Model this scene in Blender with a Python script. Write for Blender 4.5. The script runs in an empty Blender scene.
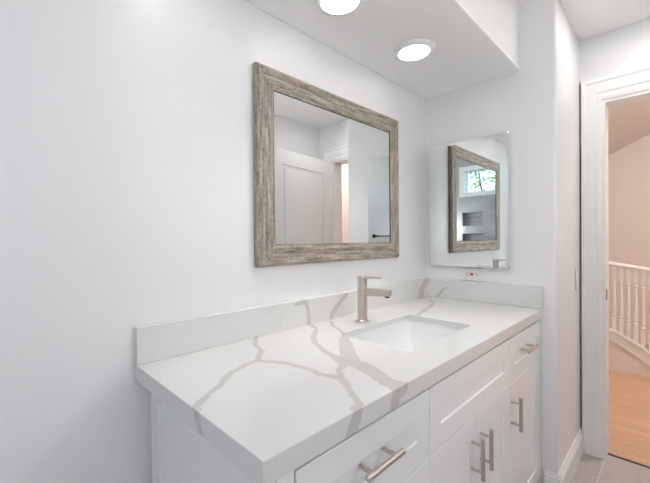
import bpy, bmesh, math, random
from mathutils import Vector, Matrix
random.seed(7)
S = bpy.context.scene
COL = S.collection

# ---------------------------------------------------------------- camera, world, exposure
YAW, PITCH, ROLL = 0.817497, -0.0066175, -0.0085453
FPX, U0, V0 = 349.106, 302.1435, 242.2022
cam_data = bpy.data.cameras.new('camera')
cam = bpy.data.objects.new('camera', cam_data); COL.objects.link(cam)
_F = Vector((math.cos(YAW)*math.cos(PITCH), math.sin(YAW)*math.cos(PITCH), math.sin(PITCH)))
_R = Vector((math.sin(YAW), -math.cos(YAW), 0)); _U = _R.cross(_F)
_R2 = _R*math.cos(ROLL)+_U*math.sin(ROLL); _U2 = _U*math.cos(ROLL)-_R*math.sin(ROLL)
M = Matrix((_R2, _U2, -_F)).transposed().to_4x4()
M.translation = Vector((-1.91729, -0.98674, 1.20734))
cam.matrix_world = M
cam_data.sensor_width = 36.0; cam_data.sensor_fit = 'HORIZONTAL'
cam_data.lens = 36.0*FPX/650
cam_data.shift_x = (325-U0)/650
cam_data.shift_y = -(241.5-V0)/650
cam_data.clip_start = 0.02
S.camera = cam

W = bpy.data.worlds.new('sky'); S.world = W; W.use_nodes = True
wn = W.node_tree.nodes; wl = W.node_tree.links
bg = wn['Background']
sky = wn.new('ShaderNodeTexSky'); sky.sky_type = 'NISHITA'; sky.sun_disc = False
sky.sun_elevation = math.radians(40); sky.sun_rotation = math.radians(150)
wl.new(sky.outputs[0], bg.inputs[0]); SKY = 0.3; bg.inputs[1].default_value = SKY

S.view_settings.view_transform = 'Standard'; S.view_settings.look = 'None'
S.cycles.caustics_reflective = False
S.view_settings.gamma = 1.0; S.view_settings.use_curve_mapping = False
S.view_settings.exposure = 1.09
LENS_VANITY = 4.6       # emission of the vanity downlights' lenses
SPOT_W = 8.5            # their downward beams
FILL_MAIN = 14        # added downlight in the higher ceiling, unseen, for fill
FILL_DOOR = 25.0  # added downlight by the doorway, out of view, for fill
FILL_SHOWER = 8  # added cool downlight on the shower side, out of view, for fill
FILL_GLOBE = 6.9             # added globe lamps opposite the sink, unseen, for fill
FILL_GLOBE_END = 8.8  # added globes on the end wall, brighten the surfaces facing left
HALL_FILL = 60  # added lamp above the hall, out of view

# ---------------------------------------------------------------- node helpers
def mat(name, color, rough=0.5, metal=0.0, spec=0.5, coat=0.0):
    m = bpy.data.materials.new(name); m.use_nodes = True
    b = m.node_tree.nodes['Principled BSDF']
    b.inputs['Base Color'].default_value = (*color, 1); b.inputs['Roughness'].default_value = rough
    b.inputs['Metallic'].default_value = metal
    b.inputs['Specular IOR Level'].default_value = spec
    b.inputs['Coat Weight'].default_value = coat
    return m
def N(m, typ, **kw):
    n = m.node_tree.nodes.new(typ)
    for k, v in kw.items(): setattr(n, k, v)
    return n
def LK(m, a, b): m.node_tree.links.new(a, b)
def bsdf(m): return m.node_tree.nodes['Principled BSDF']
def emit(name, color, strength):
    m = bpy.data.materials.new(name); m.use_nodes = True
    b = bsdf(m); b.inputs['Base Color'].default_value = (.8, .8, .8, 1)
    b.inputs['Emission Color'].default_value = (*color, 1); b.inputs['Emission Strength'].default_value = strength
    return m
def add_bump(m, scale, strength, dist=0.002, detail=2.0, stretch=None):
    tc = N(m, 'ShaderNodeTexCoord'); nz = N(m, 'ShaderNodeTexNoise')
    nz.inputs['Scale'].default_value = scale; nz.inputs['Detail'].default_value = detail
    bp = N(m, 'ShaderNodeBump'); bp.inputs['Strength'].default_value = strength; bp.inputs['Distance'].default_value = dist
    if stretch:
        mp = N(m, 'ShaderNodeMapping'); mp.inputs['Scale'].default_value = stretch
        LK(m, tc.outputs['Object'], mp.inputs[0]); LK(m, mp.outputs[0], nz.inputs['Vector'])
    else:
        LK(m, tc.outputs['Object'], nz.inputs['Vector'])
    LK(m, nz.outputs['Fac'], bp.inputs['Height']); LK(m, bp.outputs[0], bsdf(m).inputs['Normal'])

WALL = mat('wall_paint', (.85, .85, .856), .36); add_bump(WALL, 60, .12, .0015)
CEIL = mat('ceiling_paint', (.94, .938, .932), .55); add_bump(CEIL, 60, .12, .0015)
HALLP = mat('hall_paint_warm_lit', (.84, .785, .755), .6)  # white walls; pink of the warm hall light mixed into the colour
TRIM = mat('trim_paint', (.91, .91, .91), .3)
CAB = mat('cabinet_lacquer', (.89, .89, .9), .28); add_bump(CAB, 40, .04, .001)
NICKEL = mat('brushed_nickel', (.6, .54, .495), .31, 1.0); add_bump(NICKEL, 300, .08, .0005)
MIRROR = mat('mirror_silver', (.88, .9, .9), .0, 1.0)
MEDMIR = mat('mirror_silver_greenish', (.86, .895, .89), .0, 1.0)
PORC = mat('porcelain', (.86, .87, .88), .08, coat=.5)
PLASTIC = mat('white_plastic', (.78, .78, .77), .3)
BLACKP = mat('black_plastic', (.02, .02, .02), .4)
REDP = mat('red_plastic', (.6, .03, .05), .4)
BLACKM = mat('black_metal', (.015, .015, .015), .35, .6)
SLOT_SHADE = mat('slot_shade_tint', (.4, .32, .3), .8)  # shade of the slot beside the casing, put into the colour
CHROME = mat('chrome', (.8, .8, .8), .08, 1.0)
BRONZE = mat('antique_nickel', (.32, .25, .2), .35, 1.0)
LIP = mat('dark_lip', (.035, .028, .024), .5)

# stone with veins: distances to 3D polylines, in the countertop's own space
VROOT = (-0.805, -0.285, 0.839)
VEINS = [
     [(-1.2179, -0.0087, 0.88, 0.0079), (-1.2766, -0.0797, 0.88, 0.0073), (-1.3026, -0.1516, 0.88, 0.0074), (-1.3569, -0.2067, 0.88, 0.008), (-1.4011, -0.2167, 0.88, 0.0081), (-1.4465, -0.2309, 0.88, 0.0079), (-1.4811, -0.2506, 0.88, 0.0082), (-1.518, -0.2866, 0.88, 0.0079), (-1.5559, -0.3066, 0.88, 0.008), (-1.6035, -0.3413, 0.88, 0.007)] ,
     [(-1.6091, -0.3482, 0.8843, 0.0112), (-1.6091, -0.3604, 0.8673, 0.0112), (-1.6091, -0.3701, 0.848, 0.0097), (-1.6091, -0.382, 0.8433, 0.0035)] ,
     [(-1.3592, -0.2099, 0.88, 0.0093), (-1.3397, -0.2401, 0.88, 0.0091), (-1.3169, -0.2839, 0.88, 0.0091), (-1.3029, -0.3529, 0.88, 0.0082), (-1.3067, -0.3953, 0.88, 0.0092), (-1.2935, -0.4385, 0.88, 0.0113)] ,
     [(-1.0499, -0.02, 0.967, 0.0058), (-1.0089, -0.02, 0.971, 0.0076), (-0.9905, -0.02, 0.9629, 0.0091), (-0.9844, -0.02, 0.9351, 0.0078), (-0.9792, -0.02, 0.8783, 0.0079)] ,
     [(-0.9809, -0.0284, 0.88, 0.0115), (-0.9998, -0.0845, 0.88, 0.0067), (-1.0769, -0.1424, 0.88, 0.0087), (-1.1271, -0.1979, 0.88, 0.0085), (-1.1649, -0.2695, 0.88, 0.0092), (-1.1857, -0.3295, 0.88, 0.0117), (-1.1949, -0.3773, 0.88, 0.0216)] ,
     [(-0.7513, -0.02, 0.9726, 0.0084), (-0.7944, -0.02, 0.9436, 0.0097), (-0.8226, -0.02, 0.9234, 0.0113), (-0.8453, -0.02, 0.9005, 0.0122), (-0.8542, -0.02, 0.8731, 0.0093)] ,
     [(-0.8751, -0.0412, 0.88, 0.0063), (-0.9317, -0.0999, 0.88, 0.0079), (-0.9522, -0.1525, 0.88, 0.0075), (-0.9911, -0.2085, 0.88, 0.006)] ,
     [(-1.0055, -0.2206, 0.88, 0.011), (-1.04, -0.25, 0.88, 0.017), (-1.0882, -0.2958, 0.88, 0.021), (-1.1603, -0.3663, 0.88, 0.0223), (-1.1856, -0.3972, 0.88, 0.0227), (-1.1886, -0.4357, 0.88, 0.0228), (-1.207, -0.4842, 0.88, 0.0207), (-1.2284, -0.5311, 0.88, 0.0191), (-1.2344, -0.5711, 0.88, 0.0265), (-1.2171, -0.5806, 0.88, 0.0238)] ,
     [(-1.2285, -0.57, 0.8757, 0.0156), (-1.2471, -0.57, 0.8615, 0.0168), (-1.2575, -0.57, 0.8321, 0.0169)] ,
     [(-1.2029, -0.3909, 0.88, 0.0104), (-1.2518, -0.4088, 0.88, 0.0078), (-1.2845, -0.4432, 0.88, 0.0086), (-1.314, -0.4859, 0.88, 0.0086), (-1.3371, -0.52, 0.88, 0.0076), (-1.3653, -0.5613, 0.88, 0.0071)] ,
     [(-1.3814, -0.57, 0.8786, 0.0134), (-1.394, -0.57, 0.8562, 0.0149), (-1.4047, -0.57, 0.8356, 0.0164)] ,
     [(-0.0416, -0.02, 0.9727, 0.0208), (-0.0825, -0.02, 0.9396, 0.024), (-0.1055, -0.02, 0.9112, 0.0273), (-0.1115, -0.02, 0.8784, 0.0282)] ,
     [(-0.02, -0.1257, 0.9377, 0.004), (-0.02, -0.1001, 0.9174, 0.0067), (-0.02, -0.0827, 0.8915, 0.0081), (-0.02, -0.0533, 0.8684, 0.0054)] ,
     [(-0.1423, -0.0854, 0.88, 0.0091), (-0.2153, -0.1466, 0.88, 0.0064), (-0.2997, -0.1755, 0.88, 0.01), (-0.4352, -0.208, 0.88, 0.0104), (-0.5317, -0.2301, 0.88, 0.0083)] ,
]
def seg_group():
    g = bpy.data.node_groups.new('vein_segment', 'ShaderNodeTree')
    I = g.interface
    for n, t in (('P', 'NodeSocketVector'), ('A', 'NodeSocketVector'), ('B', 'NodeSocketVector'), ('WA', 'NodeSocketFloat'), ('WB', 'NodeSocketFloat'), ('Prev', 'NodeSocketFloat')):
        I.new_socket(n, in_out='INPUT', socket_type=t)
    I.new_socket('M', in_out='OUTPUT', socket_type='NodeSocketFloat'); I.new_socket('Pnext', in_out='OUTPUT', socket_type='NodeSocketVector')
    n = g.nodes; l = g.links
    gi = n.new('NodeGroupInput'); go = n.new('NodeGroupOutput')
    def vm(op, a, b=None):
        q = n.new('ShaderNodeVectorMath'); q.operation = op; l.new(a, q.inputs[0])
        if b is not None: l.new(b, q.inputs[1])
        return q
    def ma(op, a, b=None, clamp=False):
        q = n.new('ShaderNodeMath'); q.operation = op; q.use_clamp = clamp
        for i, v in enumerate((a, b)):
            if v is None: continue
            if isinstance(v, (int, float)): q.inputs[i].default_value = v
            else: l.new(v, q.inputs[i])
        return q.outputs[0]
    PA = vm('SUBTRACT', gi.outputs['P'], gi.outputs['A']).outputs[0]
    BA = vm('SUBTRACT', gi.outputs['B'], gi.outputs['A']).outputs[0]
    h = ma('DIVIDE', vm('DOT_PRODUCT', PA, BA).outputs['Value'], vm('DOT_PRODUCT', BA, BA).outputs['Value'], True)
    sc = n.new('ShaderNodeVectorMath'); sc.operation = 'SCALE'; l.new(BA, sc.inputs[0]); l.new(h, sc.inputs['Scale'])
    d = vm('LENGTH', vm('SUBTRACT', PA, sc.outputs[0]).outputs[0]).outputs['Value']
    w = ma('ADD', ma('MULTIPLY', ma('SUBTRACT', gi.outputs['WB'], gi.outputs['WA']), h), gi.outputs['WA'])
    # mask = clamp((w-d)/0.002+0.5)
    m_ = ma('ADD', ma('DIVIDE', ma('SUBTRACT', w, d), 0.0035), 0.5, True)
    mo = ma('MAXIMUM', m_, gi.outputs['Prev']); l.new(mo, go.inputs['M'])
    # the next segment waits for this one (keeps the shader's stack small)
    cx = n.new('ShaderNodeCombineXYZ'); l.new(ma('MULTIPLY', mo, 1e-9), cx.inputs[0])
    l.new(vm('ADD', gi.outputs['P'], cx.outputs[0]).outputs[0], go.inputs['Pnext'])
    return g
def make_stone(ref):
    m = mat('veined_quartz', (.84, .84, .84), .14)
    tc = N(m, 'ShaderNodeTexCoord'); tc.object = ref
    nz = N(m, 'ShaderNodeTexNoise'); nz.inputs['Scale'].default_value = 38; nz.inputs['Detail'].default_value = 3
    LK(m, tc.outputs['Object'], nz.inputs['Vector'])
    s1 = N(m, 'ShaderNodeVectorMath', operation='SUBTRACT'); s1.inputs[1].default_value = (.5, .5, .5); LK(m, nz.outputs['Color'], s1.inputs[0])
    s2 = N(m, 'ShaderNodeVectorMath', operation='SCALE'); s2.inputs['Scale'].default_value = .016; LK(m, s1.outputs[0], s2.inputs[0])
    P = N(m, 'ShaderNodeVectorMath', operation='ADD'); LK(m, tc.outputs['Object'], P.inputs[0]); LK(m, s2.outputs[0], P.inputs[1])
    G = seg_group(); prev = None; pv = P.outputs[0]
    for pl in VEINS:
        for a, b in zip(pl[:-1], pl[1:]):
            n = N(m, 'ShaderNodeGroup'); n.node_tree = G
            LK(m, pv, n.inputs['P']); pv = n.outputs['Pnext']
            n.inputs['A'].default_value = [a[i]-VROOT[i] for i in range(3)]; n.inputs['B'].default_value = [b[i]-VROOT[i] for i in range(3)]
            n.inputs['WA'].default_value = a[3]*1.1; n.inputs['WB'].default_value = b[3]*1.1
            if prev: LK(m, prev, n.inputs['Prev'])
            prev = n.outputs['M']
    # blotchy vein strength
    n2 = N(m, 'ShaderNodeTexNoise'); n2.inputs['Scale'].default_value = 22; n2.inputs['Detail'].default_value = 4; LK(m, tc.outputs['Object'], n2.inputs['Vector'])
    mr = N(m, 'ShaderNodeMapRange'); mr.inputs['From Min'].default_value = .3; mr.inputs['From Max'].default_value = .7
    mr.inputs['To Min'].default_value = .7; mr.inputs['To Max'].default_value = 1.0; LK(m, n2.outputs['Fac'], mr.inputs['Value'])
    mu = N(m, 'ShaderNodeMath', operation='MULTIPLY'); LK(m, prev, mu.inputs[0]); LK(m, mr.outputs[0], mu.inputs[1])
    # faint cracks clustered in one place on the splash
    vo = N(m, 'ShaderNodeTexVoronoi', feature='DISTANCE_TO_EDGE'); vo.inputs['Scale'].default_value = 42; LK(m, P.outputs[0], vo.inputs['Vector'])
    cr = N(m, 'ShaderNodeMapRange'); cr.inputs['From Min'].default_value = .0; cr.inputs['From Max'].default_value = .06; cr.inputs['To Min'].default_value = .4; cr.inputs['To Max'].default_value = 0; LK(m, vo.outputs['Distance'], cr.inputs['Value'])
    masks = None
    for c, r in (((-1.13, -.02, .935), .09), ((-.02, -.2, .955), .09), ((-.45, -.02, .95), .07)):
        ds = N(m, 'ShaderNodeVectorMath', operation='DISTANCE'); LK(m, P.outputs[0], ds.inputs[0]); ds.inputs[1].default_value = [c[i]-VROOT[i] for i in range(3)]
        q = N(m, 'ShaderNodeMapRange'); q.inputs['From Min'].default_value = r*.4; q.inputs['From Max'].default_value = r; q.inputs['To Min'].default_value = 1; q.inputs['To Max'].default_value = 0; LK(m, ds.outputs['Value'], q.inputs['Value'])
        if masks is None: masks = q.outputs[0]
        else:
            a = N(m, 'ShaderNodeMath', operation='MAXIMUM'); LK(m, masks, a.inputs[0]); LK(m, q.outputs[0], a.inputs[1]); masks = a.outputs[0]
    cm = N(m, 'ShaderNodeMath', operation='MULTIPLY'); LK(m, cr.outputs[0], cm.inputs[0]); LK(m, masks, cm.inputs[1])
    mx = N(m, 'ShaderNodeMath', operation='MAXIMUM'); LK(m, mu.outputs[0], mx.inputs[0]); LK(m, cm.outputs[0], mx.inputs[1])
    mix = N(m, 'ShaderNodeMix', data_type='RGBA'); LK(m, mx.outputs[0], mix.inputs['Factor'])
    mix.inputs['A'].default_value = (.73, .727, .718, 1); mix.inputs['B'].default_value = (.54, .525, .508, 1)
    LK(m, mix.outputs['Result'], bsdf(m).inputs['Base Color'])
    return m

def make_frame_wood():
    m = mat('weathered_wood', (.35, .3, .25), .42)
    uv = N(m, 'ShaderNodeUVMap'); mp = N(m, 'ShaderNodeMapping'); mp.inputs['Scale'].default_value = (9, 90, 1)
    LK(m, uv.outputs[0], mp.inputs[0])
    n1 = N(m, 'ShaderNodeTexNoise'); n1.inputs['Scale'].default_value = 1; n1.inputs['Detail'].default_value = 6; n1.inputs['Roughness'].default_value = .65; LK(m, mp.outputs[0], n1.inputs['Vector'])
    mp2 = N(m, 'ShaderNodeMapping'); mp2.inputs['Scale'].default_value = (70, 300, 1); LK(m, uv.outputs[0], mp2.inputs[0])
    n2 = N(m, 'ShaderNodeTexNoise'); n2.inputs['Scale'].default_value = 1; n2.inputs['Detail'].default_value = 3; LK(m, mp2.outputs[0], n2.inputs['Vector'])
    ad = N(m, 'ShaderNodeMix', data_type='FLOAT'); ad.inputs['Factor'].default_value = .35; LK(m, n1.outputs['Fac'], ad.inputs['A']); LK(m, n2.outputs['Fac'], ad.inputs['B'])
    cr = N(m, 'ShaderNodeValToRGB'); e = cr.color_ramp.elements
    e[0].position = .37; e[0].color = (.1, .08, .056, 1); e[1].position = .66; e[1].color = (.6, .55, .48, 1)
    k = cr.color_ramp.elements.new(.5); k.color = (.32, .275, .22, 1)
    LK(m, ad.outputs['Result'], cr.inputs[0]); LK(m, cr.outputs[0], bsdf(m).inputs['Base Color'])
    bp = N(m, 'ShaderNodeBump'); bp.inputs['Strength'].default_value = .3; bp.inputs['Distance'].default_value = .001; LK(m, ad.outputs['Result'], bp.inputs['Height']); LK(m, bp.outputs[0], bsdf(m).inputs['Normal'])
    return m
FRAMEWOOD = make_frame_wood()

def brick_mat(name, c1, c2, mortar, bw, rh, ms, rough, rot=(0, 0, 0), offset=.5, noise=0.0):
    m = mat(name, c1, rough)
    tc = N(m, 'ShaderNodeTexCoord'); mp = N(m, 'ShaderNodeMapping'); mp.inputs['Rotation'].default_value = rot; LK(m, tc.outputs['Object'], mp.inputs[0])
    b = N(m, 'ShaderNodeTexBrick'); b.offset = offset; b.inputs['Scale'].default_value = 1; b.inputs['Brick Width'].default_value = bw; b.inputs['Row Height'].default_value = rh
    b.inputs['Mortar Size'].default_value = ms; b.inputs['Color1'].default_value = (*c1, 1); b.inputs['Color2'].default_value = (*c2, 1); b.inputs['Mortar'].default_value = (*mortar, 1)
    b.inputs['Mortar Smooth'].default_value = .2
    LK(m, mp.outputs[0], b.inputs['Vector'])
    if noise:
        nz = N(m, 'ShaderNodeTexNoise'); nz.inputs['Scale'].default_value = 5; nz.inputs['Detail'].default_value = 6
        mp3 = N(m, 'ShaderNodeMapping'); mp3.inputs['Scale'].default_value = (1, 9, 1); LK(m, mp.outputs[0], mp3.inputs[0]); LK(m, mp3.outputs[0], nz.inputs['Vector'])
        mr = N(m, 'ShaderNodeMapRange'); mr.inputs['To Min'].default_value = 1-noise; mr.inputs['To Max'].default_value = 1+noise; LK(m, nz.outputs['Fac'], mr.inputs['Value'])
        sc = N(m, 'ShaderNodeVectorMath', operation='SCALE'); LK(m, b.outputs['Color'], sc.inputs[0]); LK(m, mr.outputs[0], sc.inputs['Scale'])
        LK(m, sc.outputs[0], bsdf(m).inputs['Base Color'])
    else: LK(m, b.outputs['Color'], bsdf(m).inputs['Base Color'])
    return m
FLOORT = brick_mat('grey_floor_tile', (.46, .425, .42), (.5, .465, .46), (.6, .57, .55), .6, .3, .004, .35, noise=.15)
WOODF = brick_mat('oak_floor', (.6, .37, .23), (.67, .43, .275), (.42, .22, .12), 1.1, .085, .0012, .32, rot=(0, 0, math.radians(90)), noise=.25)
SHOWER = brick_mat('shower_tile', (.42, .435, .45), (.5, .515, .53), (.42, .43, .44), .6, .1, .004, .25, rot=(math.radians(90), 0, math.radians(90)), noise=.3)
NICHE = brick_mat('niche_mosaic', (.3, .32, .33), (.38, .4, .41), (.5, .5, .5), .05, .02, .002, .3, rot=(math.radians(90), 0, math.radians(90)))

# ---------------------------------------------------------------- mesh helpers
def box(bm, x0, x1, y0, y1, z0, z1):
    x0, x1 = sorted((x0, x1)); y0, y1 = sorted((y0, y1)); z0, z1 = sorted((z0, z1))
    v = [bm.verts.new(p) for p in ((x0, y0, z0), (x1, y0, z0), (x1, y1, z0), (x0, y1, z0), (x0, y0, z1), (x1, y0, z1), (x1, y1, z1), (x0, y1, z1))]
    for f in ((3, 2, 1, 0), (4, 5, 6, 7), (0, 1, 5, 4), (1, 2, 6, 5), (2, 3, 7, 6), (3, 0, 4, 7)): bm.faces.new([v[i] for i in f])
def tube(bm, p0, p1, r0, r1=None, seg=20, caps=True):
    r1 = r0 if r1 is None else r1
    p0, p1 = Vector(p0), Vector(p1); d = (p1-p0).normalized()
    a = d.orthogonal().normalized(); b = d.cross(a)
    rings = []
    for p, r in ((p0, r0), (p1, r1)):
        rings.append([bm.verts.new(p+(a*math.cos(t)+b*math.sin(t))*r) for t in [2*math.pi*i/seg for i in range(seg)]])
    for i in range(seg):
        j = (i+1) % seg; bm.faces.new((rings[0][i], rings[0][j], rings[1][j], rings[1][i]))
    if caps: bm.faces.new(rings[0][::-1]); bm.faces.new(rings[1])
def lathe(bm, cx, cy, prof, seg=32, axis='z', cap=True):
    rings = []
    for r, h in prof:
        rg = []
        for i in range(seg):
            t = 2*math.pi*i/seg; a, b = r*math.cos(t), r*math.sin(t)
            rg.append(bm.verts.new((cx+a, cy+b, h)))
        rings.append(rg)
    for q in range(len(rings)-1):
        for i in range(seg):
            j = (i+1) % seg; bm.faces.new((rings[q][i], rings[q][j], rings[q+1][j], rings[q+1][i]))
    if cap:
        bm.faces.new(rings[0][::-1]); bm.faces.new(rings[-1])
def obj(name, bm, m, parent=None, bevel=0, bseg=2, smooth=False, origin=None, recalc=True):
    """bm holds world coordinates; the object's origin goes to the base centre of its shape"""
    if recalc: bmesh.ops.recalc_face_normals(bm, faces=bm.faces)
    me = bpy.data.meshes.new(name)
    if origin is None:
        xs = [v.co for v in bm.verts]
        lo = Vector([min(c[i] for c in xs) for i in range(3)]); hi = Vector([max(c[i] for c in xs) for i in range(3)])
        origin = Vector(((lo.x+hi.x)/2, (lo.y+hi.y)/2, lo.z))
    origin = Vector(origin)
    bmesh.ops.translate(bm, verts=bm.verts, vec=-origin)
    if smooth:
        for f in bm.faces: f.smooth = True
    bm.to_mesh(me); bm.free()
    if m: me.materials.append(m)
    o = bpy.data.objects.new(name, me); COL.objects.link(o)
    pl = Vector((0, 0, 0)); q = parent
    while q: pl += q.location; q = q.parent
    o.parent = parent; o.location = origin-pl
    if smooth:
        es = o.modifiers.new('es', 'EDGE_SPLIT'); es.split_angle = math.radians(35)
    if bevel:
        b = o.modifiers.new('bevel', 'BEVEL'); b.width = bevel; b.segments = bseg; b.limit_method = 'ANGLE'; b.angle_limit = math.radians(40); b.harden_normals = False
    return o
def bmk(): return bmesh.new()
def boxo(name, dims, m, parent=None, bevel=0, **k):
    b = bmk(); box(b, *dims); return obj(name, b, m, parent, bevel, **k)
def tag(o, label, cat, group=None):
    o['label'] = label; o['category'] = cat
    if group: o['group'] = group
    return o
def thing(name, loc, label, cat, group=None):
    o = bpy.data.objects.new(name, None); COL.objects.link(o); o.location = loc; o.empty_display_size = .05
    return tag(o, label, cat, group)
def struct(o): o['kind'] = 'structure'; return o
def wall(name, ax, a0, a1, u0, u1, z0, z1, holes, m, bevel=0):
    """a wall of thickness a0..a1 on axis ax (0: x, 1: y), spanning u0..u1, with rectangular holes (u0,u1,z0,z1)"""
    us = sorted({u0, u1, *[h[0] for h in holes], *[h[1] for h in holes]}); zs = sorted({z0, z1, *[h[2] for h in holes], *[h[3] for h in holes]})
    b = bmk()
    for i in range(len(us)-1):
        for j in range(len(zs)-1):
            uc, zc = (us[i]+us[i+1])/2, (zs[j]+zs[j+1])/2
            if any(h[0] < uc < h[1] and h[2] < zc < h[3] for h in holes): continue
            if ax == 0: box(b, a0, a1, us[i], us[i+1], zs[j], zs[j+1])
            else: box(b, us[i], us[i+1], a0, a1, zs[j], zs[j+1])
    bmesh.ops.remove_doubles(b, verts=b.verts, dist=1e-5)
    # drop the doubled inner faces
    seen = {}
    for f in list(b.faces):
        k = tuple(sorted(v.index if v.index >= 0 else id(v) for v in f.verts)); k = frozenset(f.verts)
        seen.setdefault(k, []).append(f)
    dele = [f for fs in seen.values() if len(fs) > 1 for f in fs]
    if dele: bmesh.ops.delete(b, geom=dele, context='FACES_ONLY')
    return struct(obj(name, b, m, None, bevel))

# ================================================================ THE ROOM
XW, YO = -2.8, -1.45            # shower end wall, wall opposite the vanity
YB = -0.6234; XD = 0.5752; H = 2.0109; H2 = 2.3117; YS = -0.4817
struct(boxo('floor', (XW-.15, XD+.062, YO-.15, .15, -.1, 0), FLOORT))
b = bmk(); box(b, XW-.15, XD+.04, 0, .15, 0, 2.6); wl_ = struct(obj('wall_back', b, WALL))
# the block between the vanity niche and the door: wall B and wall C, bullnosed outer corner
b = bmk(); box(b, 0, XD, YB, 0, 0, H2+.1)
es = [e for e in b.edges if all(abs(v.co.x) < 1e-6 and abs(v.co.y-YB) < 1e-6 for v in e.verts)]
bmesh.ops.bevel(b, geom=es, offset=.014, segments=6, affect='EDGES', profile=.5)
for f in b.faces: f.smooth = True
w_ = struct(obj('wall_right', b, WALL)); w_.modifiers.new('es', 'EDGE_SPLIT').split_angle = math.radians(40)
wall('wall_front', 1, YO-.12, YO, XW-.15, XD+.1, 0, H2+.1, [], WALL)
# shower end wall with window and two niches
WIN = (-.955, -.12, 1.785, 2.105)
wall('wall_left', 0, XW-.02, XW, YO-.1, .1, 0, H2+.1, [WIN, (-.955, -.70, 1.37, 1.545), (-.955, -.70, 1.14, 1.27)], SHOWER)
wall('wall_left_outer', 0, XW-.16, XW-.1, YO-.1, .1, 0, H2+.1, [WIN], WALL)
b = bmk()
for (a0, a1, z0, z1) in ((-.955, -.70, 1.37, 1.545), (-.955, -.70, 1.14, 1.27)):
    box(b, XW-.09, XW-.085, a0-.01, a1+.01, z0-.01, z1+.01)
    box(b, XW-.085, XW-.02, a0-.01, a0, z0-.01, z1+.01); box(b, XW-.085, XW-.02, a1, a1+.01, z0-.01, z1+.01)
    box(b, XW-.085, XW-.02, a0, a1, z0-.01, z0); box(b, XW-.085, XW-.02, a0, a1, z1, z1+.01)
struct(obj('trim_1', b, NICHE))
# door wall with a narrow shadow slot beside the casing
OP = (-1.285, -.717, -.01, 1.95)
wall('wall_door', 0, XD, XD+.12, YO-.1, -.632, -.0, 3.1, [(-1.285, -.717, -.1, 1.95)], WALL)
b = bmk(); box(b, XD+.045, XD+.12, -.632, .35, 0, 3.1); box(b, XD, XD+.045, -.632, YB, 2.075, H2+.1); box(b, XD, XD+.045, -.632, YB, 0, .134)
struct(obj('wall_door_return', b, WALL))
struct(boxo('slot_shade_strip', (XD+.03, XD+.0449, -.632, YB, .134, 2.075), SLOT_SHADE))  # strip coloured dark to stand for the shade inside the slot
# ceilings
b = bmk(); box(b, XW-.15, 0, YS, 0, H, H2+.1); struct(obj('ceiling_soffit', b, CEIL, bevel=.004))
b = bmk(); box(b, XW-.15, 0, YO-.12, YS, H2, H2+.1); box(b, 0, XD, YO-.12, YB, H2, H2+.1); struct(obj('ceiling', b, CEIL))

def baseboard(name, pts, nrm, h=.134):
    """profile swept along straight runs; pts run on the wall plane, nrm points into the room"""
    prof = [(0, 0), (.014, 0), (.014, h*.74), (.011, h*.8), (.012, h*.84), (.006, h*.93), (.004, h), (0, h)]
    b = bmk()
    for (p0, p1), n in zip(pts, nrm):
        r = []
        for p in (p0, p1): r.append([b.verts.new((p[0]+n[0]*q, p[1]+n[1]*q, z)) for q, z in prof])
        for i in range(len(prof)):
            j = (i+1) % len(prof); b.faces.new((r[0][i], r[0][j], r[1][j], r[1][i]))
        b.faces.new(r[0]); b.faces.new(r[1][::-1])
    return struct(obj(name, b, TRIM))
baseboard('baseboard_right', [((0, -.575), (0, YB-.014)), ((-.014, YB), (XD-.02, YB))], [(-1, 0), (0, -1)])
baseboard('baseboard_front', [((XW+.01, YO), (XD-.02, YO))], [(0, 1)])
baseboard('baseboard_back', [((XW+.01, 0), (-1.62, 0))], [(0, -1)])

# ---- door casing, jamb, strike
def casing():
    # moulded profile: (distance from the opening's edge, stand-out)
    prof = [(0, 0), (0, .010), (.012, .013), (.03, .012), (.034, .016), (.075, .019), (.082, .024), (.097, .024), (.097, 0)]
    b = bmk(); yl, yr, zt = OP[0], OP[1], OP[3]
    path = [(yr, 0), (yr, zt), (yl, zt), (yl, 0)]
    rings = []
    for k, (y, z) in enumerate(path):
        r = []
        for q, s in prof:
            q *= .875; qz = q*1.43 if q else 0
            dy = q if k < 2 else -q; dz = 0 if k in (0, 3) else qz
            r.append(b.verts.new((XD-s, y+dy, z+dz)))
        rings.append(r)
    for k in range(3):
        for i in range(len(prof)-1): b.faces.new((rings[k][i], rings[k][i+1], rings[k+1][i+1], rings[k+1][i]))
    b.faces.new(rings[0]); b.faces.new(rings[3][::-1])
    return b
cas = struct(obj('door_1', casing(), TRIM))
b = bmk(); box(b, XD-.004, XD+.124, OP[1]-.015, OP[1], 0, OP[3]); box(b, XD-.004, XD+.124, OP[0], OP[0]+.015, 0, OP[3]); box(b, XD-.004, XD+.124, OP[0]+.015, OP[1]-.015, OP[3]-.015, OP[3])
jm = obj('jamb', b, TRIM, cas)
# strike plate on the jamb: a rounded plate with a hole
b = bmk()
def rrect(cx, cz, w, h, r, n=5):
    o = []
    for (sx, sz, a0) in ((1, 1, 0), (-1, 1, 90), (-1, -1, 180), (1, -1, 270)):
        for i in range(n+1):
            a = math.radians(a0+90*i/n); o.append((cx+sx*(w/2-r)+r*math.cos(a), cz+sz*(h/2-r)+r*math.sin(a)))
    return o
pts = rrect(XD+.028, .895, .044, .06, .018)
f = b.faces.new([b.verts.new((x, OP[1]-.0152, z)) for x, z in pts]); r = bmesh.ops.extrude_face_region(b, geom=[f]); bmesh.ops.translate(b, verts=[v for v in r['geom'] if isinstance(v, bmesh.types.BMVert)], vec=(0, -.002, 0))
obj('strike_plate', b, BRONZE, cas)['label'] = 'bronze strike plate'
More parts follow.
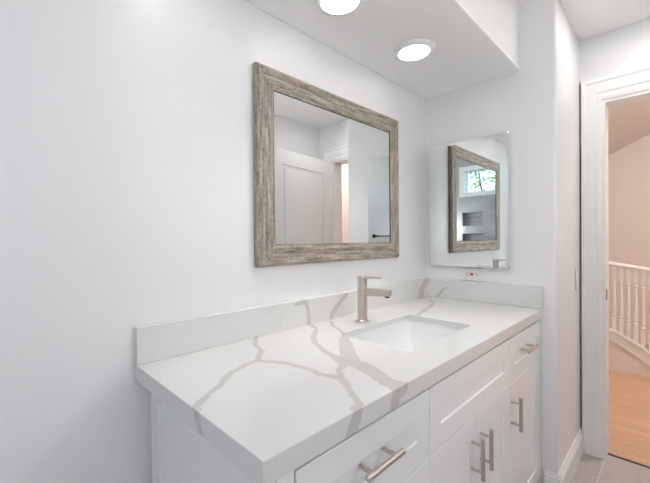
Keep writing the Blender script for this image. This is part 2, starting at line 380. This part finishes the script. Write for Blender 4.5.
# threshold strip
struct(boxo('trim_3', (XD+.06, XD+.075, OP[0]+.015, OP[1]-.015, -.001, .004), mat('threshold', (.08, .07, .06), .4)))

# ---- open door leaf (seen in the framed mirror)
hx, hy = XD-.012, -1.335; ang = math.atan2(.075, -.62)
def leaf():
    root = thing('door_leaf', (hx, hy, 0), 'open white panelled bathroom door swung in beside the wall, reflected in the framed mirror', 'door')
    Wd, Ht, Tk = .76, 1.935, .035
    b = bmk(); st = .1
    xs = [0, st, Wd-st, Wd]; zs = [.012, .2, .86, .98, Ht-.11, Ht+.012]
    for i in range(3):
        for j in range(5):
            hole = i == 1 and j in (1, 3)
            if hole: box(b, xs[i]+.028, xs[i+1]-.028, .004, Tk-.004, zs[j]+.028, zs[j+1]-.028); box(b, xs[i], xs[i+1], .010, Tk-.010, zs[j], zs[j+1])
            else: box(b, xs[i], xs[i+1], 0, Tk, zs[j], zs[j+1])
    lf = obj('panel', b, TRIM, origin=(0, 0, 0)); lf.parent = root; lf.location = (0, 0, 0)
    b = bmk(); lathe(b, 0, 0, [(.026, 0), (.026, .006), (.010, .01), (.010, .035), (.024, .042), (.028, .056), (.02, .068), (.004, .07)], 24)
    for s in (1, -1):
        bb = b.copy(); bmesh.ops.rotate(bb, verts=bb.verts, cent=(0, 0, 0), matrix=Matrix.Rotation(math.radians(-90*s), 3, 'X'))
        bmesh.ops.translate(bb, verts=bb.verts, vec=(Wd-.06, Tk if s > 0 else 0, .92))
        k = obj('door_knob', bb, NICKEL, origin=(0, 0, 0), smooth=True); k.parent = root; k.location = (0, 0, 0)
    b.free()
    for z in (.2, 1.0, 1.75):
        b = bmk(); tube(b, (.0, Tk+.004, z-.04), (.0, Tk+.004, z+.04), .006, seg=12)
        k = obj('hinge', b, BRONZE, origin=(0, 0, 0)); k.parent = root; k.location = (0, 0, 0)
    root.rotation_euler.z = ang
    root.location.y = hy+.035
    # leaf thickness grows to local +y; turned by ~180 degrees that is world -y, towards the opposite wall
leaf()

# ---- window in the shower end wall
b = bmk(); y0, y1, z0, z1 = WIN; fw = .05
box(b, XW-.15, XW+.012, y0-.035, y0+.02, z0-.035, z1+.035); box(b, XW-.15, XW+.012, y1-.02, y1+.035, z0-.035, z1+.035)
box(b, XW-.15, XW+.012, y0+.02, y1-.02, z0-.035, z0+.02); box(b, XW-.15, XW+.012, y0+.02, y1-.02, z1-.02, z1+.035)
wf = struct(obj('window_1', b, TRIM))
GLASS = bpy.data.materials.new('window_glass'); GLASS.use_nodes = True
gb = bsdf(GLASS); gb.inputs['Transmission Weight'].default_value = 1; gb.inputs['Roughness'].default_value = 0; gb.inputs['IOR'].default_value = 1.0; gb.inputs['Base Color'].default_value = (.97, .99, .98, 1)
boxo('pane', (XW-.09, XW-.085, y0+.02, y1-.02, z0+.02, z1-.02), GLASS, wf)
ym = -.30
boxo('sash_bar', (XW-.1, XW-.07, ym-.015, ym+.015, z0+.02, z1-.02), TRIM, wf)

# ================================================================ HALL BEYOND THE DOOR
struct(boxo('floor_hall', (XD+.062, 3.75, -2.3, .45, -.1, 0), WOODF))
def hz(y): return 2.1865+.495*(-.455-y)
b = bmk(); yy = [-2.3, .45]
vs = [b.verts.new(p) for p in ((XD+.12, yy[0], hz(yy[0])), (3.75, yy[0], hz(yy[0])), (3.75, yy[1], hz(yy[1])), (XD+.12, yy[1], hz(yy[1])))]
f = b.faces.new(vs); r = bmesh.ops.extrude_face_region(b, geom=[f]); bmesh.ops.translate(b, verts=[v for v in r['geom'] if isinstance(v, bmesh.types.BMVert)], vec=(0, 0, .1))
struct(obj('ceiling_hall', b, HALLP))
struct(boxo('wall_hall_far', (3.6, 3.75, -2.3, .45, -1.2, 3.3), HALLP))
struct(boxo('wall_hall_left', (XD+.12, 3.75, .33, .45, 0, 3.3), HALLP))
struct(boxo('wall_hall_right', (XD+.0, 3.75, -2.42, -2.3, 0, 3.3), HALLP))
struct(boxo('wall_hall_near', (XD+.0, XD+.12, -2.3, YO-.1, 0, 3.3), HALLP))
# stair railing with curved stringer
XR = 2.30
def ztop(y): return .991+(y+.5786)*.188
def zst(y):      # top of the stringer, curving down to -y
    t = (-.5773-y); return .379-.40*t-.75*t*t if t > 0 else .379-.30*t
def zsb(y):
    t = (-.5771-y); return .287-.52*t-.75*t*t if t > 0 else .287-.38*t
Y0, Y1 = -1.02, .1
root = thing('stair_railing', (XR, -.5, 0), 'white painted stair railing with turned balusters seen through the doorway', 'railing')
b = bmk(); n = 14; ring = []
prof = [(-.022, 0), (-.028, .012), (-.026, .026), (-.012, .036), (.012, .036), (.026, .026), (.028, .012), (.022, 0)]
for i in range(n+1):
    y = Y0+(Y1-Y0)*i/n; ring.append([b.verts.new((XR+px, y, ztop(y)-.036+pz)) for px, pz in prof])
for a, c in zip(ring[:-1], ring[1:]):
    for i in range(len(prof)): j = (i+1) % len(prof); b.faces.new((a[i], a[j], c[j], c[i]))
b.faces.new(ring[0]); b.faces.new(ring[-1][::-1]); obj('handrail', b, TRIM, root)
b = bmk(); ring = []
for i in range(n+1):
    y = Y0+(Y1-Y0)*i/n; t, bt = zst(y), max(zsb(y), .0)
    ring.append([b.verts.new(p) for p in ((XR-.03, y, bt), (XR-.03, y, t-.02), (XR-.04, y, t-.014), (XR-.04, y, t), (XR+.04, y, t), (XR+.04, y, t-.014), (XR+.03, y, t-.02), (XR+.03, y, bt))])
for a, c in zip(ring[:-1], ring[1:]):
    for i in range(8): j = (i+1) % 8; b.faces.new((a[i], a[j], c[j], c[i]))
b.faces.new(ring[0]); b.faces.new(ring[-1][::-1]); obj('stringer', b, TRIM, root)
y = Y0+.03
while y < Y1:
    zb, zt = zst(y), ztop(y)-.034; hgt = zt-zb; b = bmk()
    box(b, XR-.013, XR+.013, y-.013, y+.013, zb, zb+hgt*.22)
    pr = [(.012, .22), (.008, .235), (.0165, .25), (.008, .268), (.0145, .30), (.012, .45), (.009, .70), (.0075, .76), (.0155, .775), (.008, .79), (.0125, .80)]
    lathe(b, XR, y, [(r_, zb+hgt*h_) for r_, h_ in pr], 12)
    box(b, XR-.012, XR+.012, y-.012, y+.012, zb+hgt*.80, zt)
    obj('baluster', b, TRIM, root); y += .047
# knee wall under the stringer
b = bmk(); ring = []
for i in range(n+1):
    y = Y0+(Y1-Y0)*i/n; ring.append([b.verts.new(p) for p in ((XR-.02, y, 0), (XR-.02, y, max(zsb(y), .002)), (XR+.02, y, max(zsb(y), .002)), (XR+.02, y, 0))])
for a, c in zip(ring[:-1], ring[1:]):
    for i in range(4): j = (i+1) % 4; b.faces.new((a[i], a[j], c[j], c[i]))
b.faces.new(ring[0]); b.faces.new(ring[-1][::-1]); struct(obj('wall_hall_knee', b, HALLP))
# hall lamp added out of view to give the warm light there
t = thing('hall_fill_lamp', (1.7, -1.55, hz(-1.55)-.10), 'added unseen round flush ceiling lamp, warm fill light for the hall', 'lamp')
b = bmk(); lathe(b, 1.7, -1.55, [(.02, hz(-1.55)-.10), (.1, hz(-1.55)-.09), (.14, hz(-1.55)-.06), (.15, hz(-1.55)-.03)], 32); obj('shade', b, emit('warm_fill_glow', (1, .9, .83), HALL_FILL), t, smooth=True)
b = bmk(); lathe(b, 1.7, -1.55, [(.155, hz(-1.55)-.03), (.155, hz(-1.55)+.05)], 32); obj('base', b, TRIM, t)

# ================================================================ VANITY
L = -1.6091; ZT = .88; ZU = .839; D = -.57; YF = -.56
CX0 = -1.576                      # outer face of the left side panel
van = thing('vanity_cabinet', (-.79, -.28, 0), 'white shaker bathroom vanity cabinet with brushed nickel bar pulls under the stone countertop', 'cabinet')
b = bmk()
box(b, CX0+.014, CX0+.03, -.54, -.012, .0, ZT-.021)                    # left side board
box(b, -.022, -.004, -.54, -.012, 0, ZT-.021)                           # right side board
box(b, CX0+.03, -.022, -.54, -.012, .1, .118); box(b, CX0+.03, -.022, -.02, -.012, .118, ZU-.002)
box(b, CX0+.03, -.022, -.48, -.465, 0, .1)                              # toe kick board
for x in (-1.085, -.456): box(b, x, x+.018, -.52, -.02, .118, ZU-.21)   # partitions
box(b, CX0+.03, -.022, -.52, -.502, ZU-.06, ZU-.02)                    # front rail
box(b, CX0+.03, -.022, -.54, -.522, .64, .66)
for x in (-1.585+.04, -1.085, -.456): box(b, x, x+.018, -.54, -.522, .118, ZU-.03)
obj('carcass', b, CAB, van)
# side panel with a recessed shaker centre
b = bmk(); st = .05
ya, yb_, za, zb = -.54, -.025, .0, ZU-.002
box(b, CX0, CX0+.0139, ya, ya+st, za, zb); box(b, CX0, CX0+.0139, yb_-st, yb_, za, zb)
box(b, CX0, CX0+.0139, ya+st, yb_-st, zb-.018, zb); box(b, CX0, CX0+.0139, ya+st, yb_-st, za, .14)
box(b, CX0+.008, CX0+.0139, ya+st, yb_-st, .14, zb-.018)
obj('side_panel', b, CAB, van)
boxo('filler_strip', (CX0, -1.5395, YF, -.5405, .1, ZU-.006), CAB, van, .001)

def shaker(name, x0, x1, z0, z1, rail=.06, rec=.0045):
    x0 += .0016; x1 -= .0016; z0 += .0016; z1 -= .0016
    b = bmk(); o = [(x0, z0), (x1, z0), (x1, z1), (x0, z1)]
    i1 = [(x0+rail, z0+rail), (x1-rail, z0+rail), (x1-rail, z1-rail), (x0+rail, z1-rail)]
    r2 = rail+.0015; i2 = [(x0+r2, z0+r2), (x1-r2, z0+r2), (x1-r2, z1-r2), (x0+r2, z1-r2)]
    yb2 = -.5405
    A = [b.verts.new((x, YF, z)) for x, z in o]; B = [b.verts.new((x, YF, z)) for x, z in i1]; C_ = [b.verts.new((x, YF+rec, z)) for x, z in i2]; Q = [b.verts.new((x, yb2, z)) for x, z in o]
    for k in range(4):
        j = (k+1) % 4
        b.faces.new((A[k], A[j], B[j], B[k])); b.faces.new((B[k], B[j], C_[j], C_[k])); b.faces.new((Q[k], A[k], A[j], Q[j]))
    b.faces.new(C_); b.faces.new(Q[::-1])
    return obj(name, b, CAB, van, .0012, 1)
def pull(parent, cx, cz, horiz, ln=.128, sp=.082):
    b = bmk(); yb2 = -.5925; r = .0062
    d = Vector((1, 0, 0)) if horiz else Vector((0, 0, 1)); c = Vector((cx, yb2, cz))
    # bar with slightly eased ends
    for (a0, a1, r0, r1) in ((-ln/2, -ln/2+.0012, r-.0012, r), (-ln/2+.0012, ln/2-.0012, r, r), (ln/2-.0012, ln/2, r, r-.0012)): tube(b, c+d*a0, c+d*a1, r0, r1, 20)
    for s in (-1, 1):
        p = c+d*s*sp/2; tube(b, p, Vector((p.x, YF+.0002, p.z)), .0048, seg=16)
    bmesh.ops.remove_doubles(b, verts=b.verts, dist=1e-6)
    k = obj('handle', b, NICKEL, parent, smooth=True); return k
ZG = .652
d1 = shaker('drawer', -1.5365, -1.076, ZG, ZU-.0125); pull(d1, -1.322, .757, True)
d2 = shaker('drawer', -1.5365, -1.076, .375, ZG); pull(d2, -1.322, .513, True)
d3 = shaker('drawer', -1.5365, -1.076, .1, .375); pull(d3, -1.322, .237, True)
shaker('false_front', -1.076, -.447, ZG, ZU-.0125)
e1 = shaker('door', -1.076, -.7715, .1, ZG); pull(e1, -.810, .542, False)
e2 = shaker('door', -.7715, -.447, .1, ZG); pull(e2, -.740, .542, False)
d4 = shaker('drawer', -.447, -.006, ZG, ZU-.0125); pull(d4, -.264, .757, True)
e3 = shaker('door', -.447, -.006, .1, ZG); pull(e3, -.431, .544, False)

# ---- countertop: slab with the sink cut-out, back splash, side splash
ct = thing('stone_countertop', VROOT, 'white veined stone countertop with low splash on top of the white vanity cabinet', 'countertop')
STONE = make_stone(ct)
SX0, SX1, SY0, SY1 = -1.003, -.551, -.463, -.197
def rloop(x0, x1, y0, y1, r, n=5):
    o = []
    for (cx, cy, a0) in ((x1-r, y1-r, 0), (x0+r, y1-r, 90), (x0+r, y0+r, 180), (x1-r, y0+r, 270)):
        for i in range(n+1):
            a = math.radians(a0+90*i/n); o.append((cx+r*math.cos(a), cy+r*math.sin(a)))
    return o
b = bmk()
hole = [b.verts.new((x, y, ZT)) for x, y in rloop(SX0, SX1, SY0, SY1, .012)]
n_ = len(hole); n4 = n_//4
cor = [b.verts.new(p) for p in ((-.002, -.002, ZT), (L, -.002, ZT), (L, D, ZT), (-.002, D, ZT))]
for q in range(4):
    seg = hole[q*n4:(q+1)*n4]
    for i in range(n4-1): b.faces.new((cor[q], seg[i], seg[i+1]))
    nx = hole[((q+1)*n4) % n_]; b.faces.new((cor[q], seg[-1], nx, cor[(q+1) % 4]))
bmesh.ops.recalc_face_normals(b, faces=b.faces)
r = bmesh.ops.extrude_face_region(b, geom=list(b.faces)); bmesh.ops.translate(b, verts=[v for v in r['geom'] if isinstance(v, bmesh.types.BMVert)], vec=(0, 0, -.02))
def on_edge(e):
    a, c = e.verts[0].co, e.verts[1].co
    top = a.z > ZT-.001 and c.z > ZT-.001
    front = abs(a.y-D) < 1e-5 and abs(c.y-D) < 1e-5; left = abs(a.x-L) < 1e-5 and abs(c.x-L) < 1e-5
    return top and (front or left)
bmesh.ops.bevel(b, geom=[e for e in b.edges if on_edge(e)], offset=.0022, segments=2, affect='EDGES', profile=.5)
box(b, L, -.002, D, D+.02, ZU, ZT-.02); box(b, L, L+.02, D+.02, -.002, ZU, ZT-.02)
obj('slab', b, STONE, ct)
boxo('backsplash', (L, -.0225, -.0215, -.001, ZT+.0002, ZT+.1), STONE, ct, .0015)
boxo('side_splash', (-.0215, -.001, D, -.001, ZT+.0002, ZT+.1), STONE, ct, .0015)

# ---- sink
sk = thing('undermount_sink', ((SX0+SX1)/2, (SY0+SY1)/2, .69), 'white rectangular undermount sink set into the stone countertop', 'sink')
b = bmk(); rings = []
# inner skin: offset inwards (positive) from the cut-out
for off, z, rr in [(-.022, ZT-.0205, .03), (-.0035, ZT-.0205, .014), (.0, .81, .016), (.005, .735, .022), (.013, .716, .03), (.035, .706, .035)]:
    rings.append([b.verts.new((x, y, z)) for x, y in rloop(SX0+off, SX1-off, SY0+off, SY1-off, rr)])
dr = [b.verts.new(((SX0+SX1)/2+.024*math.cos(2*math.pi*i/n_), (SY0+SY1)/2+.024*math.sin(2*math.pi*i/n_), .700)) for i in range(n_)]
rings.append(dr)
for off, z, rr in [(-.002, .69, .05), (-.012, .72, .03), (-.014, ZT-.03, .025), (-.022, ZT-.03, .03)]:
    rings.append([b.verts.new((x, y, z)) for x, y in rloop(SX0+off, SX1-off, SY0+off, SY1-off, rr)])
for a, c in zip(rings, rings[1:]+rings[:1]):
    for i in range(n_): j = (i+1) % n_; b.faces.new((a[i], a[j], c[j], c[i]))
obj('basin', b, PORC, sk, smooth=True)
b = bmk(); lathe(b, (SX0+SX1)/2, (SY0+SY1)/2, [(.01, .695), (.0235, .697), (.0235, .7005), (.021, .7025), (.017, .7015), (.004, .7005)], 28); obj('drain', b, CHROME, sk, smooth=True)['label'] = 'chrome drain ring'

# ---- faucet
FX, FY = -.786, -.131
fc = thing('bathroom_faucet', (FX, FY, ZT), 'brushed nickel single lever faucet standing behind the sink', 'faucet')
b = bmk(); lathe(b, FX, FY, [(.0255, ZT+.0003), (.0255, ZT+.004), (.0235, ZT+.006), (.0195, ZT+.0065)], 36); obj('base_ring', b, NICKEL, fc, smooth=True)
b = bmk(); lathe(b, FX, FY, [(.0192, ZT+.0067), (.0192, 1.0395), (.0185, 1.0402)], 36); obj('body', b, NICKEL, fc, smooth=True)
b = bmk(); lathe(b, FX, FY, [(.0178, 1.0404), (.0192, 1.0412), (.0192, 1.060), (.018, 1.0615)], 36); lvh = obj('lever_hub', b, NICKEL, fc, smooth=True)
b = bmk()
yv = [(-.010, .014, 1.050, 1.0600), (-.045, .0105, 1.054, 1.0612), (-.080, .0085, 1.0555, 1.0612), (-.088, .0075, 1.0562, 1.0606)]
rg = [[b.verts.new((FX+sx*w, FY+y, z)) for sx, z in ((-1, z0), (1, z0), (1, z1), (-1, z1))] for y, w, z0, z1 in yv]
for a, c in zip(rg[:-1], rg[1:]):
    for i in range(4): j = (i+1) % 4; b.faces.new((a[i], a[j], c[j], c[i]))
b.faces.new(rg[0]); b.faces.new(rg[-1][::-1]); obj('lever', b, NICKEL, fc, .0016, 2)
b = bmk()
yv = [(-.012, .0125, .984, 1.0135), (-.07, .0125, .988, 1.0145), (-.125, .0125, .993, 1.0155), (-.131, .0115, .996, 1.0145)]
rg = [[b.verts.new((FX+sx*w, FY+y, z)) for sx, z in ((-1, z0), (1, z0), (1, z1), (-1, z1))] for y, w, z0, z1 in yv]
for a, c in zip(rg[:-1], rg[1:]):
    for i in range(4): j = (i+1) % 4; b.faces.new((a[i], a[j], c[j], c[i]))
b.faces.new(rg[0]); b.faces.new(rg[-1][::-1]); sp_ = obj('spout', b, NICKEL, fc, .003, 3)
b = bmk(); lathe(b, FX, FY-.115, [(.0085, .9865), (.0095, .9875), (.0095, .994)], 20); obj('aerator', b, BLACKP, sp_, smooth=True)['label'] = 'black aerator'

# ================================================================ MIRRORS
MX0, MX1, MZ0, MZ1 = -1.219, -.334, 1.1155, 1.811
fm = thing('framed_wall_mirror', ((MX0+MX1)/2, -.001, MZ0), 'rectangular wall mirror in a weathered grey brown wooden frame above the countertop', 'mirror')
b = bmk(); uvl = b.loops.layers.uv.new('UVMap')
prof = [(0, .001), (0, .021), (.004, .0255), (.011, .027), (.018, .0255), (.025, .0235), (.044, .0235), (.049, .025), (.056, .0262), (.063, .0255), (.068, .0235), (.0745, .022)]
cs = [(MX0, MZ0, 1, 1), (MX1, MZ0, -1, 1), (MX1, MZ1, -1, -1), (MX0, MZ1, 1, -1)]
for k in range(4):
    a, c = cs[k], cs[(k+1) % 4]
    va = [b.verts.new((a[0]+a[2]*q, -s, a[1]+a[3]*q)) for q, s in prof]; vc = [b.verts.new((c[0]+c[2]*q, -s, c[1]+c[3]*q)) for q, s in prof]
    ln = abs(c[0]-a[0])+abs(c[1]-a[1]); acc = 0
    for i in range(len(prof)-1):
        f = b.faces.new((va[i], vc[i], vc[i+1], va[i+1])); q0, q1 = prof[i][0], prof[i+1][0]
        sl = math.hypot(q1-q0, prof[i+1][1]-prof[i][1])
        for lp, (uu, vv) in zip(f.loops, ((q0, acc), (ln-q0, acc), (ln-q1, acc+sl), (q1, acc+sl))): lp[uvl].uv = (uu+k*3.3, vv+k*1.7)
        acc += sl
obj('frame', b, FRAMEWOOD, fm, recalc=True)
b = bmk(); g0 = .0746
def ring_box(b, x0, x1, z0, z1, w, ya, yb2):
    box(b, x0, x0+w, ya, yb2, z0, z1); box(b, x1-w, x1, ya, yb2, z0, z1); box(b, x0+w, x1-w, ya, yb2, z0, z0+w); box(b, x0+w, x1-w, ya, yb2, z1-w, z1)
ring_box(b, MX0+g0, MX1-g0, MZ0+g0, MZ1-g0, .0015, -.0215, -.0192); obj('inner_lip', b, LIP, fm)['label'] = 'dark inner lip of the frame'
boxo('mirror_glass', (MX0+.06, MX1-.06, -.0190, -.008, MZ0+.06, MZ1-.06), MIRROR, fm)
boxo('backing_board', (MX0+.01, MX1-.01, -.0079, -.001, MZ0+.01, MZ1-.01), LIP, fm)

CY0, CY1, CZ0, CZ1, CXF = -.436, -.030, 1.058, 1.725, -.022
mc = thing('medicine_cabinet', (-.01, (CY0+CY1)/2, CZ0), 'frameless medicine cabinet with a reflective mirror door, on the end wall over the outlet', 'cabinet')
boxo('body', (-.016, -.001, CY0+.006, CY1-.006, CZ0+.006, CZ1-.006), mat('cabinet_body', (.75, .77, .77), .35), mc)
b = bmk(); bv = .012; dp = .0003
o_ = [(CY0, CZ0), (CY1, CZ0), (CY1, CZ1), (CY0, CZ1)]; i_ = [(CY0+bv, CZ0+bv), (CY1-bv, CZ0+bv), (CY1-bv, CZ1-bv), (CY0+bv, CZ1-bv)]
A = [b.verts.new((CXF+dp, y, z)) for y, z in o_]; B = [b.verts.new((CXF, y, z)) for y, z in i_]; Q = [b.verts.new((-.0165, y, z)) for y, z in o_]
for k in range(4):
    j = (k+1) % 4; b.faces.new((A[k], A[j], B[j], B[k])); b.faces.new((Q[k], Q[j], A[j], A[k]))
b.faces.new(B); b.faces.new(Q[::-1]); obj('mirror_door', b, MEDMIR, mc)

# ================================================================ OUTLET, SWITCH, TOWEL BAR
oc = thing('wall_outlet', (-.001, -.2555, .984), 'white wall outlet with a red button just above the side splash', 'outlet')
b = bmk(); box(b, -.0065, -.001, -.314, -.197, .984, 1.052); obj('cover_plate', b, PLASTIC, oc, .0025, 2)
b = bmk(); box(b, -.0078, -.006, -.289, -.222, 1.0015, 1.0345); obj('receptacle', b, PLASTIC, oc, .0006, 1)
for yc in (-.2770, -.2340):
    b = bmk(); box(b, -.0082, -.0078, yc-.004, yc+.004, 1.0235, 1.0255); box(b, -.0082, -.0078, yc-.003, yc+.003, 1.0105, 1.0125)
    s = 1 if yc > -.25 else -1; tube(b, (-.0078, yc+s*.007, 1.018), (-.0082, yc+s*.007, 1.018), .0025, seg=12); obj('socket_slots', b, BLACKP, oc)['label'] = 'black socket slots'
boxo('test_button', (-.0092, -.0078, -.2545, -.2475, 1.012, 1.025), BLACKP, oc, .0004)['label'] = 'black test button'
boxo('reset_button', (-.0092, -.0078, -.2640, -.2555, 1.012, 1.025), REDP, oc, .0004)['label'] = 'red reset button'
sw = thing('light_switch', (.455, YB-.001, .925), 'white light switch plate on the short wall beside the door casing', 'switch')
boxo('switch_plate', (.42, .49, YB-.006, YB-.0005, .925, 1.04), PLASTIC, sw, .002)
boxo('rocker', (.438, .472, YB-.0085, YB-.006, .95, 1.015), PLASTIC, sw, .001)
tb = thing('towel_bar', (-1.78, YO, 1.24), 'black towel bar on the wall opposite the vanity, seen reflected in the framed mirror', 'towel bar')
b = bmk(); tube(b, (-2.08, YO+.06, 1.245), (-1.49, YO+.06, 1.245), .007, seg=16); obj('bar', b, BLACKM, tb, smooth=True)
for x in (-2.05, -1.52):
    b = bmk(); tube(b, (x, YO+.0005, 1.245), (x, YO+.01, 1.245), .024, seg=24); tube(b, (x, YO+.01, 1.245), (x, YO+.066, 1.245), .010, seg=16); obj('bracket', b, BLACKM, tb, smooth=True)

# ================================================================ DOWNLIGHTS
LENS = emit('lamp_lens', (1, .975, .95), LENS_VANITY); FILL_LENS = emit('fill_lens_room', (1, .98, .98), FILL_MAIN)
def downlight(x, y, z, label, lens, group, beam=0):
    t = thing('recessed_downlight', (x, y, z-.013), label, 'ceiling light', group)
    b = bmk(); lathe(b, x, y, [(.087, z-.0005), (.087, z-.004), (.082, z-.0065), (.068, z-.0125), (.0645, z-.0125), (.0645, z-.0005)], 48); obj('trim_ring', b, TRIM, t, smooth=True)
    if beam:
        sp = bpy.data.lights.new('downlight_beam', 'SPOT'); sp.energy = beam; sp.spot_size = math.radians(88); sp.spot_blend = 1.0; sp.shadow_soft_size = .05; sp.color = (1, .975, .95)
        so = bpy.data.objects.new('downlight_beam', sp); COL.objects.link(so); so.parent = t; so.location = (0, 0, -.006)
    b = bmk(); lathe(b, x, y, [(.0643, z-.0105), (.055, z-.0125), (.03, z-.014), (.004, z-.0145)], 48); obj('lens', b, lens, t, smooth=True)
    return t
downlight(-.545, -.229, H, 'round recessed ceiling light fully in view, nearest the mirrored medicine cabinet', LENS, 'downlights over the vanity', SPOT_W)
downlight(-1.022, -.225, H, 'round recessed ceiling light above the framed mirror, cut off by the top edge', LENS, 'downlights over the vanity', SPOT_W)
downlight(-1.50, -.225, H, 'round recessed ceiling light over the left end of the countertop, beyond the top edge', LENS, 'downlights over the vanity', SPOT_W*.2)
downlight(.20, -.92, H2, 'added unseen round fill light in the higher ceiling, nearest the doorway', emit('fill_lens_door', (1, .98, .965), FILL_DOOR), 'added fill downlights in the higher ceiling')  # added for fill, like the next two; none in view
downlight(-1.3, -1.1, H2, 'added unseen round fill light in the middle of the higher ceiling', FILL_LENS, 'added fill downlights in the higher ceiling')
downlight(-2.45, -.85, H2, 'added unseen round fill light in the higher ceiling, nearest the window', emit('fill_lens_shower', (.86, .93, 1), FILL_SHOWER), 'added fill downlights in the higher ceiling')

# ---- globe lamps added behind the camera as fill, kept out of the mirrors
def fill_wall_lamp(x, y, z, rz, label, strength, color):
    t = thing('fill_wall_lamp', (x, y, z), label, 'lamp', 'added globe fill lamps'); t.rotation_euler.z = rz
    def put(name, b, m, **k):
        o = obj(name, b, m, None, origin=(0, 0, 0), **k); o.parent = t; o.location = (0, 0, 0)
    b = bmk(); box(b, -.2, .2, .0005, .022, .04, .12); put('back_plate', b, NICKEL, bevel=.004)
    GL = emit('fill_globe_glow', color, strength)
    for q in (-.12, .12):
        b = bmk(); tube(b, (q, .022, .08), (q, .06, .08), .012, seg=16); tube(b, (q, .055, .08), (q, .068, .08), .03, seg=20); put('arm', b, NICKEL, smooth=True)
        b = bmk(); bmesh.ops.create_uvsphere(b, u_segments=32, v_segments=20, radius=.085, matrix=Matrix.Translation((q, .145, .08))); put('globe', b, GL, smooth=True)
fill_wall_lamp(-.80, YO, 1.42, 0, 'added unseen fill lamp with two white globes on the wall opposite the sink', FILL_GLOBE, (1, .975, .95))
fill_wall_lamp(XW, -1.235, 1.25, math.radians(-90), 'added unseen fill lamp with two white globes on the tiled end wall', FILL_GLOBE_END, (.93, .96, 1))

# ================================================================ GREENERY OUTSIDE THE WINDOW
LEAF = mat('leaf_green', (.42, .6, .25), .5); LEAF2 = mat('leaf_reddish', (.8, .5, .38), .5); BARK = mat('bark', (.15, .1, .07), .8)
tr = thing('garden_shrub', (-5.2, -1.4, 0), 'leafy green and reddish shrub outside, seen through the window in the mirrors', 'shrub')
b = bmk()
for k in range(9):
    a = random.uniform(0, 6.28); rr = random.uniform(.05, .3); tube(b, (-5.2, -1.4+k*.02, 0), (-5.2+math.cos(a)*rr, -1.4+math.sin(a)*rr*4, random.uniform(1.6, 2.6)), .035, .012, 8)
obj('stem', b, BARK, tr)
for nm, m_, cnt in (('foliage', LEAF, 5200), ('foliage', LEAF2, 1800)):
    b = bmk()
    for k in range(cnt):
        c = Vector((-5.2+random.gauss(0, .3), -1.4+random.uniform(-2.3, 2.3), random.uniform(.6, 3.3)))
        u = Vector((random.gauss(0, 1), random.gauss(0, 1), random.gauss(0, 1))).normalized(); v = u.orthogonal().normalized(); s = random.uniform(.03, .06)
        ps = [c-u*s, c+v*s*.45+u.cross(v)*s*.1, c+u*s, c-v*s*.45+u.cross(v)*s*.1]; b.faces.new([b.verts.new(p) for p in ps])
    obj(nm, b, m_, tr)
struct(boxo('ground_outside', (-9, XW-.16, -6, 4, -.2, -.02), mat('lawn', (.2, .3, .1), .9)))
